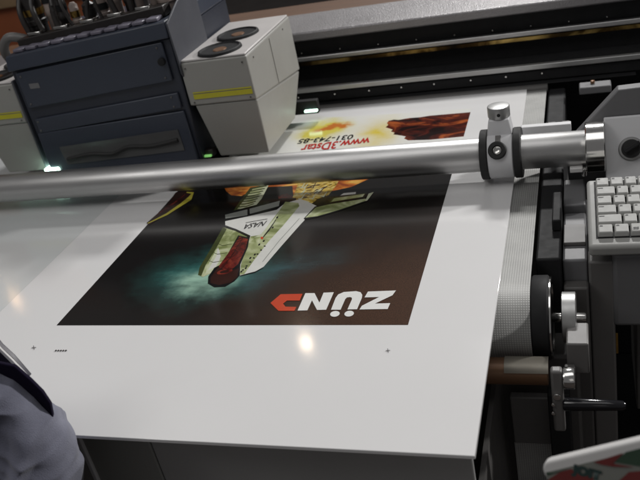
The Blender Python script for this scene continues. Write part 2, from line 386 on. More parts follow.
def print_base(paper=False):
    m = bpy.data.materials.new('dark_printed_sky'); m.use_nodes = True
    nt = m.node_tree; N = nt.nodes; L = nt.links; b = N['Principled BSDF']
    g = N.new('ShaderNodeNewGeometry'); P = g.outputs['Position']
    def noise(sc, det=5, stretch=None, rough=0.6):
        src = P
        if stretch:
            mp = N.new('ShaderNodeMapping'); mp.inputs['Scale'].default_value = stretch; L.new(P, mp.inputs['Vector']); src = mp.outputs['Vector']
        n = N.new('ShaderNodeTexNoise'); n.inputs['Scale'].default_value = sc; n.inputs['Detail'].default_value = det; n.inputs['Roughness'].default_value = rough
        L.new(src, n.inputs['Vector']); return n
    def math_(op, a, c):
        n = N.new('ShaderNodeMath'); n.operation = op; n.use_clamp = True
        for k, v in ((0, a), (1, c)):
            if isinstance(v, (int, float)): n.inputs[k].default_value = v
            else: L.new(v, n.inputs[k])
        return n.outputs[0]
    def mixc(fac, a, col):
        n = N.new('ShaderNodeMix'); n.data_type = 'RGBA'; L.new(fac, n.inputs[0])
        if isinstance(a, tuple): n.inputs[6].default_value = (*a, 1)
        else: L.new(a, n.inputs[6])
        n.inputs[7].default_value = (*col, 1); return n.outputs[2]
    def blob(c, rx, ry, rz=0.0):
        mp = N.new('ShaderNodeMapping'); mp.vector_type = 'TEXTURE'
        mp.inputs['Location'].default_value = (c.x, c.y, 0); mp.inputs['Rotation'].default_value = (0, 0, rz); mp.inputs['Scale'].default_value = (rx, ry, 1)
        wn = noise(14, 5); va = N.new('ShaderNodeVectorMath'); va.operation = 'MULTIPLY_ADD'
        L.new(wn.outputs['Color'], va.inputs[0]); va.inputs[1].default_value = (0.10, 0.10, 0); L.new(P, va.inputs[2])
        vb = N.new('ShaderNodeVectorMath'); vb.operation = 'SUBTRACT'; L.new(va.outputs[0], vb.inputs[0]); vb.inputs[1].default_value = (0.05, 0.05, 0)
        L.new(vb.outputs[0], mp.inputs['Vector'])
        gr = N.new('ShaderNodeTexGradient'); gr.gradient_type = 'QUADRATIC_SPHERE'; L.new(mp.outputs[0], gr.inputs['Vector']); return gr.outputs['Fac']
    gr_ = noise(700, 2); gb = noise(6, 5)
    # brown print grain with a brown reflection veil painted in towards the lower right
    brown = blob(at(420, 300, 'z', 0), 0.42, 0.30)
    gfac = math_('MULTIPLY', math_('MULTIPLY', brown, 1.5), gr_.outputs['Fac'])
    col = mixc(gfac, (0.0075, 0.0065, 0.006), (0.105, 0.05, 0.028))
    # teal glow about the nose and streaks
    st = noise(20, 5, (1.0, 3.0, 1)); 
    t1 = math_('MULTIPLY', blob(at(212, 272, 'z', 0), 0.15, 0.11, 0.1), 1.9)
    col = mixc(math_('MULTIPLY', t1, st.outputs['Fac']), col, (0.05, 0.22, 0.20))
    t2 = math_('MULTIPLY', blob(at(285, 268, 'z', 0), 0.15, 0.07, 0.45), 0.8)
    col = mixc(math_('MULTIPLY', t2, st.outputs['Fac']), col, (0.05, 0.13, 0.15))
    t3 = math_('MULTIPLY', blob(at(205, 280, 'z', 0), 0.075, 0.06, 0.0), 2.0)
    col = mixc(math_('MULTIPLY', t3, st.outputs['Fac']), col, (0.42, 0.62, 0.48))
    if paper:
        y1_ = blob(at(338, 129, 'z', 0), 0.17, 0.20); nn_ = noise(26, 5)
        col = mixc(math_('MULTIPLY', y1_, 0.0), (0.66, 0.66, 0.63), (1, 1, 1))
        y1_ = blob(at(378, 134, 'z', 0), 0.085, 0.14, 0.1)
        col = mixc(math_('MULTIPLY', y1_, math_('MULTIPLY', nn_.outputs['Fac'], 4.2)), col, (0.60, 0.47, 0.05))
        y2_ = blob(at(321, 130.5, 'z', 0), 0.085, 0.085, 0.1)
        col = mixc(math_('MULTIPLY', y2_, 2.2), col, (0.62, 0.54, 0.10))
        y3_ = blob(at(331, 127.5, 'z', 0), 0.045, 0.022, 0.1)
        col = mixc(math_('MULTIPLY', y3_, 2.6), col, (0.52, 0.16, 0.03))
    L.new(col, b.inputs['Base Color']); b.inputs['Roughness'].default_value = 0.15
    b.inputs['Specular IOR Level'].default_value = 0.45
    return m

def fire(name, dark, mid, bright, sc=18, stretch=(1, 2.2, 1)):
    m = bpy.data.materials.new(name); m.use_nodes = True
    nt = m.node_tree; N = nt.nodes; L = nt.links; b = N['Principled BSDF']
    g = N.new('ShaderNodeNewGeometry'); mp = N.new('ShaderNodeMapping'); mp.inputs['Scale'].default_value = stretch; mp.inputs['Rotation'].default_value = (0, 0, 0.25)
    L.new(g.outputs['Position'], mp.inputs['Vector'])
    n = N.new('ShaderNodeTexNoise'); n.inputs['Scale'].default_value = sc; n.inputs['Detail'].default_value = 6; n.inputs['Distortion'].default_value = 1.6
    L.new(mp.outputs[0], n.inputs['Vector'])
    r = N.new('ShaderNodeValToRGB'); e = r.color_ramp.elements
    e[0].position = 0.36; e[0].color = (*dark, 1); e[1].position = 0.68; e[1].color = (*bright, 1)
    k = e.new(0.52); k.color = (*mid, 1)
    L.new(n.outputs['Fac'], r.inputs[0]); L.new(r.outputs[0], b.inputs['Base Color']); b.inputs['Roughness'].default_value = 0.16
    return m

MT_b = fire('patchy_brass', (0.015, 0.011, 0.006), (0.10, 0.06, 0.018), (0.75, 0.52, 0.17), 7, (1.0, 1.0, 1.0))
MT_b.node_tree.nodes['Principled BSDF'].inputs['Metallic'].default_value = 0.9
MT_b.node_tree.nodes['Principled BSDF'].inputs['Roughness'].default_value = 0.28
bs.data.materials[0] = MT_b
INK = {
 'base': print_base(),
 'white': ink('ink_white', (0.56, 0.56, 0.53), var=0.16, vs=25),
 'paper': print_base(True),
 'grey': ink('ink_grey', (0.22, 0.23, 0.21), var=0.25),
 'black': ink('ink_black', (0.006, 0.006, 0.006)),
 'green': fire('ink_olive_green', (0.16, 0.19, 0.07), (0.31, 0.345, 0.17), (0.52, 0.54, 0.38), 22, (1, 1, 1)),
 'dgreen': ink('ink_dark_olive', (0.045, 0.055, 0.018), var=0.4, vs=50),
 'pale': ink('ink_pale_green', (0.48, 0.51, 0.36), var=0.3, vs=30),
 'red': fire('ink_dark_red', (0.035, 0.006, 0.005), (0.12, 0.014, 0.010), (0.20, 0.035, 0.02), 45, (1, 1, 1)),
 'brown': ink('ink_brown', (0.032, 0.011, 0.008), var=0.4, vs=50),
 'logo': ink('ink_logo_red', (0.48, 0.055, 0.022), var=0.06),
 'logow': ink('ink_logo_white', (0.70, 0.70, 0.68), var=0.03),
 'yel': ink('ink_yellow', (0.55, 0.48, 0.06), var=0.35, vs=50),
 'fire': fire('ink_flames', (0.26, 0.05, 0.008), (0.56, 0.17, 0.02), (0.72, 0.44, 0.09)),
 'yfire': fire('ink_yellow_flames', (0.05, 0.025, 0.008), (0.55, 0.36, 0.04), (0.72, 0.66, 0.30), 55),
 'dfire': fire('ink_dark_flames', (0.010, 0.003, 0.003), (0.085, 0.012, 0.006), (0.36, 0.085, 0.02), 17, (1.0, 1.7, 1)),
 'txtred': ink('ink_text_red', (0.42, 0.025, 0.02)),
 'txtblk': ink('ink_text_black', (0.015, 0.015, 0.015)),
}
INKS = list(INK); imats = [INK[k] for k in INKS]
pb = B()
layer = [0]
def lay(): layer[0] += 1; return 0.00025 + layer[0] * 0.000006
def poly(ink_, pts, org=(0, 0), sc=1.0, flat=True):
    z = lay()
    vs = []
    for x, y in pts:
        p = at(org[0] + x / sc, org[1] + y / sc, 'z', 0.0); vs.append(pb.verts.new((p.x, p.y, z)))
    f = pb.faces.new(vs); f.material_index = INKS.index(ink_)
    f.normal_update()
    if f.normal.z < 0: f.normal_flip()
def ell(ink_, c, rx, ry, org, sc, n=20, rot=0.0):
    poly(ink_, [(c[0] + rx * math.cos(t) * math.cos(rot) - ry * math.sin(t) * math.sin(rot), c[1] + rx * math.cos(t) * math.sin(rot) + ry * math.sin(t) * math.cos(rot)) for t in [2 * math.pi * k / n for k in range(n)]], org, sc)
def stroke(ink_, pts, w, org, sc):
    """thin line along pts, width in photo pixels of that zoom; w may taper to a list"""
    L_, R_ = [], []
    for i, p in enumerate(pts):
        a = Vector(pts[max(0, i - 1)]); b = Vector(pts[min(len(pts) - 1, i + 1)]); d = (b - a).normalized(); n = Vector((-d.y, d.x))
        ww = w[i] if isinstance(w, (list, tuple)) else w
        L_.append(tuple(Vector(p) + n * ww / 2)); R_.append(tuple(Vector(p) - n * ww / 2))
    poly(ink_, L_ + R_[::-1], org, sc)

# dark base (in metres: half a metre wide)
zb = 0.00025
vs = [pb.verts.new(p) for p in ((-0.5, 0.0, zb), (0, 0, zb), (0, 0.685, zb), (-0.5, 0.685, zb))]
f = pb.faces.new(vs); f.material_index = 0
O7, S7 = (130, 160), 2.37
O4, S4 = (290, 90), 3.368
O1, S1 = (190, 170), 3.69
O2, S2 = (280, 165), 5.05
O8, S8 = (0, 180), 3.0
OL, SL = (260, 280), 4.571
# unprinted far end with flames
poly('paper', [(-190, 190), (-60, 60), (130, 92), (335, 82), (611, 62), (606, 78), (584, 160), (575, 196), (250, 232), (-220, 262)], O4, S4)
_fr = random.Random(11)
_lf = [(333, 104), (326, 112), (331, 118), (322, 126), (334, 130), (346, 134), (340, 140), (352, 144), (348, 150), (362, 152), (376, 154), (390, 157), (384, 164), (398, 170), (470, 168), (585, 157), (608, 75), (540, 81), (470, 87), (440, 92), (400, 95), (366, 101), (350, 100)]
poly('dfire', _lf, O4, S4)
# flames behind the shuttle
poly('fire', [(222, 62), (300, 48), (420, 40), (590, 34), (560, 48), (525, 64), (470, 76), (430, 92), (395, 96), (345, 74), (305, 74), (268, 86), (240, 84), (228, 74)], O7, S7)
poly('black', [(252, 92), (275, 80), (300, 70), (330, 64), (385, 62), (388, 92), (350, 102), (300, 116)], O7, S7)
poly('red', [(350, 86), (372, 80), (392, 88), (380, 98), (356, 98)], O7, S7)
poly('yfire', [(400, 50), (440, 44), (498, 44), (488, 62), (470, 84), (446, 92), (430, 104), (405, 100), (382, 96), (392, 74)], O7, S7)
for k in range(16):
    a = (395 + random.random() * 70, 62 + random.random() * 34)
    d = random.uniform(-0.6, 0.9)
    stroke('pale' if k % 3 else 'brown', [a, (a[0] + 8, a[1] - 6 * d), (a[0] + 17, a[1] - 9 + 9 * d)], [1, 3.2, 1], O7, S7)
# striped booster above the wing
poly('dgreen', [(243, 124), (262, 96), (285, 66), (330, 58), (312, 92), (294, 114)], O7, S7)
poly('green', [(252, 120), (270, 96), (292, 68), (318, 62), (300, 92), (284, 112)], O7, S7)
poly('pale', [(284, 112), (300, 92), (318, 62), (330, 58), (312, 92), (294, 114)], O7, S7)
for k in range(9):
    t = k / 8; 
    stroke('dgreen', [(252 + 40 * t, 118 - 50 * t), (270 + 40 * t, 117 - 53 * t), (290 + 34 * t, 110 - 48 * t)], 2.2, O7, S7)
# wing and body
poly('black', [(126, 160), (340, 104), (392, 104), (392, 118), (330, 152), (128, 212)], O1, S1)
poly('grey', [(130, 166), (212, 146), (212, 168), (131, 180)], O1, S1)
poly('grey', [(220, 144), (332, 114), (328, 134), (221, 163)], O1, S1)
poly('white', [(130, 190), (215, 172), (320, 148), (350, 124), (406, 108), (432, 116), (470, 135), (405, 205), (330, 290), (272, 358), (240, 376), (205, 388), (184, 390), (186, 350), (214, 262), (222, 244), (172, 225), (131, 210)], O1, S1)
poly('green', [(330, 150), (352, 118), (400, 122), (404, 134), (345, 205), (290, 265), (232, 340), (200, 386), (184, 388), (188, 350), (212, 276), (224, 246), (262, 240), (306, 182)], O1, S1)
poly('pale', [(318, 172), (332, 152), (306, 200), (268, 246), (236, 250), (262, 238)], O1, S1)
stroke('black', [(128, 206), (168, 222), (220, 246), (212, 272)], [4, 8, 9, 5], O1, S1)
# green tank side
poly('green', [(122, 212), (168, 226), (212, 248), (178, 272), (120, 350), (86, 378), (48, 396), (30, 388), (36, 360), (78, 290)], O1, S1)
poly('dgreen', [(122, 212), (136, 218), (96, 292), (58, 352), (42, 392), (30, 388), (36, 360), (78, 290)], O1, S1)
poly('pale', [(70, 345), (100, 290), (112, 300), (110, 340), (80, 376), (56, 386)], O1, S1)
poly('white', [(66, 372), (98, 318), (104, 286), (114, 320), (96, 358)], O1, S1)
for a in ((90, 268), (72, 300), (56, 330)):
    stroke('dgreen', [a, (a[0] + 30, a[1] + 12), (a[0] + 66, a[1] + 6)], [1, 2.5, 1.5], O1, S1)
# red nose
poly('black', [(178, 242), (220, 250), (214, 286), (186, 350), (184, 390), (164, 412), (130, 432), (90, 434), (66, 420), (68, 394), (90, 362), (120, 346)], O1, S1)
poly('red', [(184, 246), (214, 256), (206, 290), (178, 348), (150, 372), (112, 366), (106, 356), (140, 310)], O1, S1)
poly('brown', [(76, 398), (104, 360), (150, 374), (182, 362), (174, 396), (150, 416), (108, 426), (76, 418)], O1, S1)
ell('red', (128, 376), 30, 9, O1, S1, rot=-0.2)
ell('brown', (128, 376), 18, 5, O1, S1, rot=-0.2)
stroke('black', [(196, 250), (160, 310), (116, 366)], 2, O1, S1)
# windows and specks along the body
for k in range(9):
    t = k / 8
    ell('black', (322 - 132 * t, 182 + 200 * t + (6 if k % 2 else -6)), 5, 3, O1, S1, 8, -0.8)
for k in range(7):
    t = k / 6
    ell('black', (276 - 80 * t, 282 + 88 * t), 4, 2.4, O1, S1, 8)
ell('logo', (266, 252), 5, 5, O1, S1, 10)
stroke('black', [(270, 250), (292, 222), (318, 184)], [3, 5, 2], O1, S1)
stroke('grey', [(404, 180), (330, 262), (268, 340)], 1.6, O1, S1)
stroke('black', [(186, 392), (216, 384), (240, 378), (272, 362)], [3, 4, 4, 1], O1, S1)
# right wing
poly('black', [(120, 272), (176, 212), (240, 192), (262, 164), (440, 136), (478, 136), (440, 186), (300, 234), (190, 266), (126, 278)], O2, S2)
poly('green', [(128, 268), (182, 216), (250, 200), (430, 172), (440, 180), (300, 228), (190, 260)], O2, S2)
poly('pale', [(430, 184), (448, 146), (474, 138), (440, 182)], O2, S2)
poly('dgreen', [(246, 192), (268, 168), (436, 142), (424, 164)], O2, S2)
poly('green', [(258, 188), (274, 170), (428, 148), (418, 162)], O2, S2)
poly('white', [(304, 156), (322, 144), (384, 138), (382, 148)], O2, S2)
# streak at the left edge
poly('brown', [(528, 38), (582, 33), (580, 52), (560, 68), (500, 104), (448, 136), (440, 130), (500, 78)], O8, S8)
stroke('yel', [(444, 131), (500, 104), (545, 74), (570, 56), (578, 40), (560, 38)], [2, 6, 8, 12, 9, 3], O8, S8)
stroke('red', [(470, 106), (520, 72), (556, 44)], [1, 5, 2], O8, S8)
# logo lettering, upside down towards the camera
poly('logo', [(195, 65), (95, 67), (48, 107), (85, 143), (158, 143), (167, 125), (117, 124), (106, 110), (124, 96), (182, 96)], OL, SL)
poly('logow', [(172, 142), (208, 62), (250, 62), (272, 106), (291, 60), (338, 58), (303, 138), (261, 139), (238, 95), (217, 141)], OL, SL)
poly('logow', [(325, 138), (346, 84), (358, 68), (384, 57), (440, 53), (460, 58), (468, 70), (466, 84), (444, 136), (400, 137), (421, 90), (420, 83), (412, 80), (398, 82), (390, 90), (369, 138)], OL, SL)
ell('logow', (343, 157), 22, 13, OL, SL, 20, -0.15)
ell('logow', (408, 156), 22, 13, OL, SL, 20, -0.15)
poly('logow', [(455, 137), (466, 120), (545, 80), (478, 82), (494, 55), (622, 50), (606, 72), (526, 110), (596, 108), (584, 135)], OL, SL)

def add_text(body, p_start, p_end, height_px, ink_, bold, slant=0.0):
    """text rotated half a turn, its first letter at p_start (right) and its last at p_end (left)"""
    a = at(*p_start, 'z', 0); e = at(*p_end, 'z', 0)
    d = e - a; ln = d.length; ux = d.normalized(); uy = Vector((-ux.y, ux.x, 0))
    tm = text_mesh(body, 1.0, Matrix.Identity(4), bold)
    xs = [v.co.x for v in tm.verts]; ys = [v.co.y for v in tm.verts]
    h = abs((at(p_start[0], p_start[1] + height_px, 'z', 0) - a).y)
    sx = ln / (max(xs) - min(xs)); sy = h / (max(ys) - min(ys)); x0_ = min(xs); y0_ = min(ys)
    z = lay(); vm = {}
    for v in tm.verts:
        p = a + ux * ((v.co.x - x0_) * sx + slant * (v.co.y - y0_) * sy) + uy * ((v.co.y - y0_) * sy)
        vm[v] = pb.verts.new((p.x, p.y, z))
    for fc in tm.faces:
        nf = pb.faces.new([vm[v] for v in fc.verts]); nf.material_index = INKS.index(ink_); nf.normal_update()
        if nf.normal.z < 0: nf.normal_flip()
    tm.free()
add_text('www.3Dstar', (371, 137.5), (303, 145.3), 7.5, 'txtred', 0.02)
add_text('031-743-85', (354.5, 134.6), (300, 139.5), 4.6, 'txtblk', 0.015)
add_text('NASA', (267.5, 221), (246, 224.5), 5.0, 'black', 0.015, 0.35)
stroke('black', [(206, 196), (250, 188), (286, 182)], [1.5, 1.5, 1.5], O1, S1)
# registration marks and the job line in the margin
for mx_, my_ in ((388, 351), (34, 348)):
    stroke('txtblk', [(mx_ - 2.2, my_ + 0.2), (mx_ + 2.2, my_ - 0.2)], 0.5, (0, 0), 1)
    stroke('txtblk', [(mx_ - 0.3, my_ - 2.0), (mx_ + 0.3, my_ + 2.0)], 0.5, (0, 0), 1)
for k in range(5):
    stroke('txtblk', [(55.2 + 2.5 * k, 351.6), (56.2 + 2.5 * k, 350.6), (57.0 + 2.5 * k, 351.0)], 1.0, (0, 0), 1)
pme = bpy.data.meshes.new('print')
bmesh.ops.translate(pb, verts=pb.verts[:], vec=-bd.location)
bmesh.ops.triangulate(pb, faces=[f for f in pb.faces if len(f.verts) > 4])
pb.to_mesh(pme); pb.free()
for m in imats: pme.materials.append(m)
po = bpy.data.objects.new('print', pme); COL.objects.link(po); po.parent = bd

# ------------------------------------------------------------------ guide tube over the board with its clamp and flange
TY, TZ, TR = 0.383, 0.043, 0.0262
tb = root('guide_tube', (-0.3, TY, TZ), 'long brushed aluminium tube running across just above the printed board', 'tube')
xr = at(587, 150, 'y', TY).x
bm = B(); cyl(bm, (-1.25, TY, TZ), (1, 0, 0), xr + 1.25, TR, 0.001, 72); obj('tube', bm, 'alu', tb)
xf0, xf1 = at(585.5, 152, 'y', TY - 0.03).x, at(605, 150, 'y', TY - 0.03).x
bm = B(); lathe(bm, (xf0, TY, TZ), (1, 0, 0), [(0, TR), (0, .036), (.0015, .0375), (xf1 - xf0 - .001, .0375), (xf1 - xf0, .036), (xf1 - xf0, 0)], 64); obj('end_flange', bm, 'chrome', tb)
# clamp ring: its own thing, it slides along the tube
xa, xb = at(479.5, 150, 'y', TY - 0.02).x, at(521, 148, 'y', TY - 0.02).x
cl = root('clamp_ring', ((xa + xb) / 2, TY, TZ), 'pale clamp collar with two black bands and a capped post on the aluminium tube', 'clamp')
RR = 0.0385
wb = (xb - xa) * 0.19
def ring(bm, x, w, ro, ri, bev=0.0012):
    lathe(bm, (x, TY, TZ), (1, 0, 0), [(0, ri), (0, ro - bev), (bev, ro), (w - bev, ro), (w, ro - bev), (w, ri), (0, ri)], 64)
bm = B(); ring(bm, xa + wb + .0003, xb - xa - 2 * wb - .0006, RR - 0.0012, TR + .0004); body = obj('collar', bm, 'panel', cl)
for xx in (xa, xb - wb):
    bm = B(); ring(bm, xx, wb, RR, TR + .0004); obj('band', bm, 'rubber', cl)
xm = (xa + xb) / 2
# capped post on top
ptop = at(500.5, 105, 'y', TY + 0.012)
bm = B(); zt = ptop.z
hexa(bm, [(xm - .019, TY - .012, TZ + RR - .006), (xm + .019, TY - .012, TZ + RR - .006), (xm + .019, TY + .02, TZ + RR - .008), (xm - .019, TY + .02, TZ + RR - .008),
          (xm - .015, TY - .006, zt - .016), (xm + .015, TY - .006, zt - .016), (xm + .015, TY + .02, zt - .016), (xm - .015, TY + .02, zt - .016)])
post = obj('post', bm, 'panel', cl, bevel=0.002)
bm = B(); cyl(bm, (xm, TY + .008, zt - .0162), (0, 0, 1), 0.0175, 0.0165, 0.0015); cap = obj('cap', bm, 'alum2', cl)
bm = B(); cyl(bm, (xm + .001, TY - .0081, zt - .0085), (0, -1, 0), 0.0008, 0.0026, 0.0002, 20); obj('hole', bm, 'black', cap)
# front knob screw
d = Vector((0, -math.cos(0.55), math.sin(0.55))); c0 = Vector((xm - .003, TY, TZ)) + d * (RR - .002)
bm = B(); lathe(bm, c0, d, [(0, .0135), (.004, .0135), (.0055, .012), (.0055, .0075), (.002, .007), (.002, .0072)], 40); kn = obj('knob', bm, 'rubber', cl)
bm = B(); lathe(bm, c0 + d * .0018, d, [(0, .0068), (.0015, .0066), (.0022, .005), (.001, .003), (.0005, 0)], 24); obj('bolt', bm, 'screw', kn)
d2 = Vector((0, -math.cos(1.03), math.sin(1.03))); c1 = Vector((xm - .002, TY, TZ)) + d2 * (RR - .0016)
uu = d2.cross(Vector((1, 0, 0))).normalized()
bm = B(); prism(bm, [c1 + Vector((1, 0, 0)) * a + uu * b for a, b in ((-.004, -.007), (.004, -.007), (.004, .007), (-.004, .007))], d2 * 0.0012); obj('slot', bm, 'char', cl, bevel=0.0004)
# small plate and bolts behind the tube's right end
sp = root('stop_plate', (0.11, 0.47, -0.005), 'thin pale metal stop strip just behind the right end of the tube', 'strip')
a0, a1 = at(521, 129, 'y', 0.45), at(571, 125, 'y', 0.45)
obj('strip', bx(a0.x, a1.x, 0.45, 0.462, a1.z - 0.012, a1.z + .002), 'panel', sp, bevel=0.001)
obj('stand', bx(a1.x - .014, a1.x - .002, 0.4625, 0.475, -0.0075, a1.z - .002), 'dark', sp, bevel=0.001)
obj('stand', bx(a0.x + .040, a0.x + .052, 0.4625, 0.475, -0.0075, a1.z - .002), 'dark', sp, bevel=0.001)
a = at(577, 166, 'y', 0.37)
lk = root('latch_bolt', (a.x, .36, a.z), 'small bright steel latch block below the tube flange', 'latch')
obj('block', bx(a.x - .010, a.x + .008, .355, .385, a.z - .004, a.z + .003), 'paper', lk, bevel=0.001)
bm = B(); cyl(bm, (a.x + .010, .36, a.z - .012), (0, 0, 1), 0.014, 0.004); obj('pin', bm, 'chrome', lk)

# ------------------------------------------------------------------ control console on the right
cs = root('control_console', (0.30, 0.3, -0.3), 'grey control console with chamfered back plate and round black knob at the right edge', 'console')
YP = 0.4105
pts = [at(x, y, 'y', YP) for x, y in ((566, 146), (618, 90), (700, 80), (700, 200), (570, 200))]
bm = B(); prism(bm, pts, Vector((0, .02, 0))); obj('back_plate', bm, 'midgrey', cs, bevel=0.0015)
YF = 0.345
tl = at(603.5, 118, 'y', YF + .06); bl = at(607, 200, 'y', YF)
bm = B()
hexa(bm, [(bl.x, YF, bl.z), (0.62, YF, bl.z), (0.62, .409, bl.z), (bl.x, .409, bl.z), (tl.x, YF + .06, tl.z), (0.62, YF + .06, tl.z), (0.62, .409, tl.z), (tl.x, .409, tl.z)])
pn = obj('panel', bm, 'panel', cs, bevel=0.003, seg=3)
nrm = Vector((0, -(tl.z - bl.z), 0.02)).normalized(); nrm = Vector((0, -1, 0.06 / (tl.z - bl.z))).normalized()
def on_panel(px, py):
    t = (118 - py) / (118 - 200.0); yv = YF + .06 * (1 - t)
    return at(px, py, 'y', yv)
kc = on_panel(631, 149)
bm = B(); lathe(bm, kc + nrm * .0003, nrm, [(0, .0175), (.003, .0175), (.0045, .016), (.0045, 0)], 40)
kbz = obj('knob_bezel', bm, 'alum2', cs)
bm = B(); lathe(bm, kc + nrm * .0047, nrm, [(0, .0135), (.012, .0125), (.0145, .011), (.0145, 0)], 40)
k1 = obj('knob', bm, 'rubber', cs)
zz = nrm.cross(Vector((1, 0, 0))).normalized(); 
if zz.z < 0: zz = -zz
xx = Vector((1, 0, 0)); g = (xx * .85 + zz * .5).normalized(); h = nrm.cross(g)
c = kc + nrm * .0190
bm = B(); prism(bm, [c + g * .0125 + h * .003, c + g * .0125 - h * .003, c - g * .0125 - h * .003, c - g * .0125 + h * .003], nrm * .011); obj('grip', bm, 'black', k1, bevel=0.0012)
# outlined legend box right of the knob
pL = on_panel(637, 168)
bm = B()
for (u0, u1, w0, w1) in ((0, .05, 0, .0008), (0, .0008, -.03, 0)):
    prism(bm, [pL + xx * u + zz * w + nrm * .0002 for u, w in ((u0, w0), (u1, w0), (u1, w1), (u0, w1))], nrm * .0002)
obj('legend_line', bm, 'keyink', cs, smooth=False)
# drawer / tray box under the keyboard
YD = 0.165
t0 = at(612, 257, 'y', YD); t1 = at(614, 327, 'y', YD); tz = at(612, 251, 'z', t0.z)
bm = B(); box(bm, t0.x, 0.52, YD, 0.199, t1.z, t0.z + .004); obj('drawer', bm, 'midgrey', cs, bevel=0.006, seg=4)
# keyboard shelf and its support
bm = bx(0.264, 0.60, 0.22, 0.35, -0.022, -0.012); obj('shelf', bm, 'char', cs, bevel=0.002)
bm = bx(0.264, 0.60, 0.202, 0.344, -0.30, -0.0225); obj('pedestal', bm, 'dark', cs, bevel=0.002)
bm = B(); e0 = at(615, 333, 'y', 0.14); e1 = at(615, 352, 'y', 0.14)
box(bm, e0.x + .0008, e0.x + .0035, .137, .14, e1.z, e0.z); obj('edge_reflection', bm, 'brass', cs)  # brass sliver standing in for an orange reflection along the edge

# keyboard
KB = Vector((0.205, 0.135, 0.004)); ang = math.radians(12)
kb = root('keyboard', KB, 'beige computer keyboard tilted on the console shelf at the right edge', 'keyboard')
kb.rotation_euler = (0, 0, 0)
def kl(u, v, w): return KB + Vector((u, v * math.cos(ang) - w * math.sin(ang), v * math.sin(ang) + w * math.cos(ang)))
# fit the case to the photo: front left corner and back left corner
fl_ = at(588.5, 246.5, 'z', 0.010); KB.x, KB.y = fl_.x, fl_.y; kb.location = KB
DEP = 0.137; P = 0.0166
bm = B(); hexa(bm, [kl(0, 0, -.012), kl(.34, 0, -.012), kl(.34, DEP, -.012), kl(0, DEP, -.012), kl(0, 0, .006), kl(.34, 0, .006), kl(.34, DEP, .006), kl(0, DEP, .006)])
kcase = obj('case', bm, 'keybd', kb, bevel=0.005, seg=4)
m0, f0 = 0.0105, 0.016
bm = B(); prism(bm, [kl(u, v, .0062) for u, v in ((m0 - .001, f0 - .001), (.33, f0 - .001), (.33, DEP - .006), (m0 - .001, DEP - .006))], (kl(0, 0, 1) - kl(0, 0, 0)) * .0003)
obj('key_well', bm, 'black', kb, smooth=False)
RP = (DEP - .006 - f0) / 6
rows = [[1.2, 1.15, 1.2, 6], [1.9, 1.1, 1, 1, 1, 1, 1], [1.55, 1.1, 1, 1, 1, 1, 1], [1.25, 1, 1.1, 1, 1, 1, 1], [1.55, 1.0, 1, 1, 1, 1, 1], [1.1, 1.1, 1, 1, 1, 1, 1]]
up = (kl(0, 0, 1) - kl(0, 0, 0))
for ri, ws in enumerate(rows):
    u = m0 + .0004; v = f0 + ri * RP
    for wi, wd in enumerate(ws):
        if u > 0.105: break
        w = wd * P
        bm = B(); i = .0004; t = .0017; hh = .0068
        hexa(bm, [kl(u + i, v + i, .0066), kl(u + w - i, v + i, .0066), kl(u + w - i, v + RP - i, .0066), kl(u + i, v + RP - i, .0066),
                  kl(u + t, v + t + .0012, .0066 + hh), kl(u + w - t, v + t + .0012, .0066 + hh), kl(u + w - t, v + RP - t + .0008, .0066 + hh), kl(u + t, v + RP - t + .0008, .0066 + hh)])
        k = obj('key', bm, 'key', kb, bevel=0.0012, seg=2)
        # legend: a small mark on each cap
        bm = B()
        if ri == 0 and wi == 2:
            for q in range(4):
                a_, b_ = u + t + .0022 + (q % 2) * .0034, v + t + .004 + (q // 2) * .0026
                prism(bm, [kl(a_ + sx, b_ + sy, .0135) for sx, sy in ((0, 0), (.0030, .0003), (.0034, .0024), (.0004, .0020))], up * .0002)
        elif wd < 1.15 or ri == 0:
            a_, b_ = u + t + .0016, v + RP - t - .0035
            prism(bm, [kl(a_ + sx, b_ + sy, .0135) for sx, sy in ((0, 0), (.0032 * min(wd, 1.3), 0), (.0030 * min(wd, 1.3), .0021), (.0004, .0021))], up * .0002)
        else:
            a_, b_ = u + t + .0016, v + RP - t - .0035
            prism(bm, [kl(a_ + sx, b_ + sy, .0135) for sx, sy in ((0, 0), (.0065, 0), (.0065, .0014), (0, .0014))], up * .0002)
        obj('legend', bm, 'keyink', k, smooth=False)
        u += w
# ------------------------------------------------------------------ winding shaft below the belt, with crank
sh = root('winding_shaft', (0.05, 0.02, -0.17), 'bronze winding roll with a dull steel sleeve below the front of the belt', 'roll')
YS = 0.02
zs = at(520, 371, 'y', YS).z; rs = (at(520, 358, 'y', YS).z - at(520, 384, 'y', YS).z) / 2 * 0.82
xe = at(549, 370, 'y', YS).x
bm = B(); cyl(bm, (-1.0, YS, zs), (1, 0, 0), xe + 1.0 - .001, rs); obj('roll', bm, 'bronze', sh)
xs0 = at(505, 366, 'y', YS).x
def arc_sleeve(bm, x0, x1, r, t0, t1):
    n = 20; th = [t0 + (t1 - t0) * k / n for k in range(n + 1)]
    g = [[bm.verts.new((x, YS + math.cos(t) * rr, zs + math.sin(t) * rr)) for t in th] for x in (x0, x1) for rr in (r, r + .0012)]
    a, b, c, d = g[0], g[1], g[2], g[3]
    for k in range(n):
        bm.faces.new((b[k], b[k + 1], d[k + 1], d[k])); bm.faces.new((a[k], c[k], c[k + 1], a[k + 1]))
        bm.faces.new((a[k], a[k + 1], b[k + 1], b[k])); bm.faces.new((c[k], d[k], d[k + 1], c[k + 1]))
    bm.faces.new((a[0], b[0], d[0], c[0])); bm.faces.new((a[n], c[n], d[n], b[n]))
bm = B(); arc_sleeve(bm, xs0, xe, rs + .0003, math.radians(60), math.radians(150)); obj('sleeve', bm, 'tapegrey', sh)
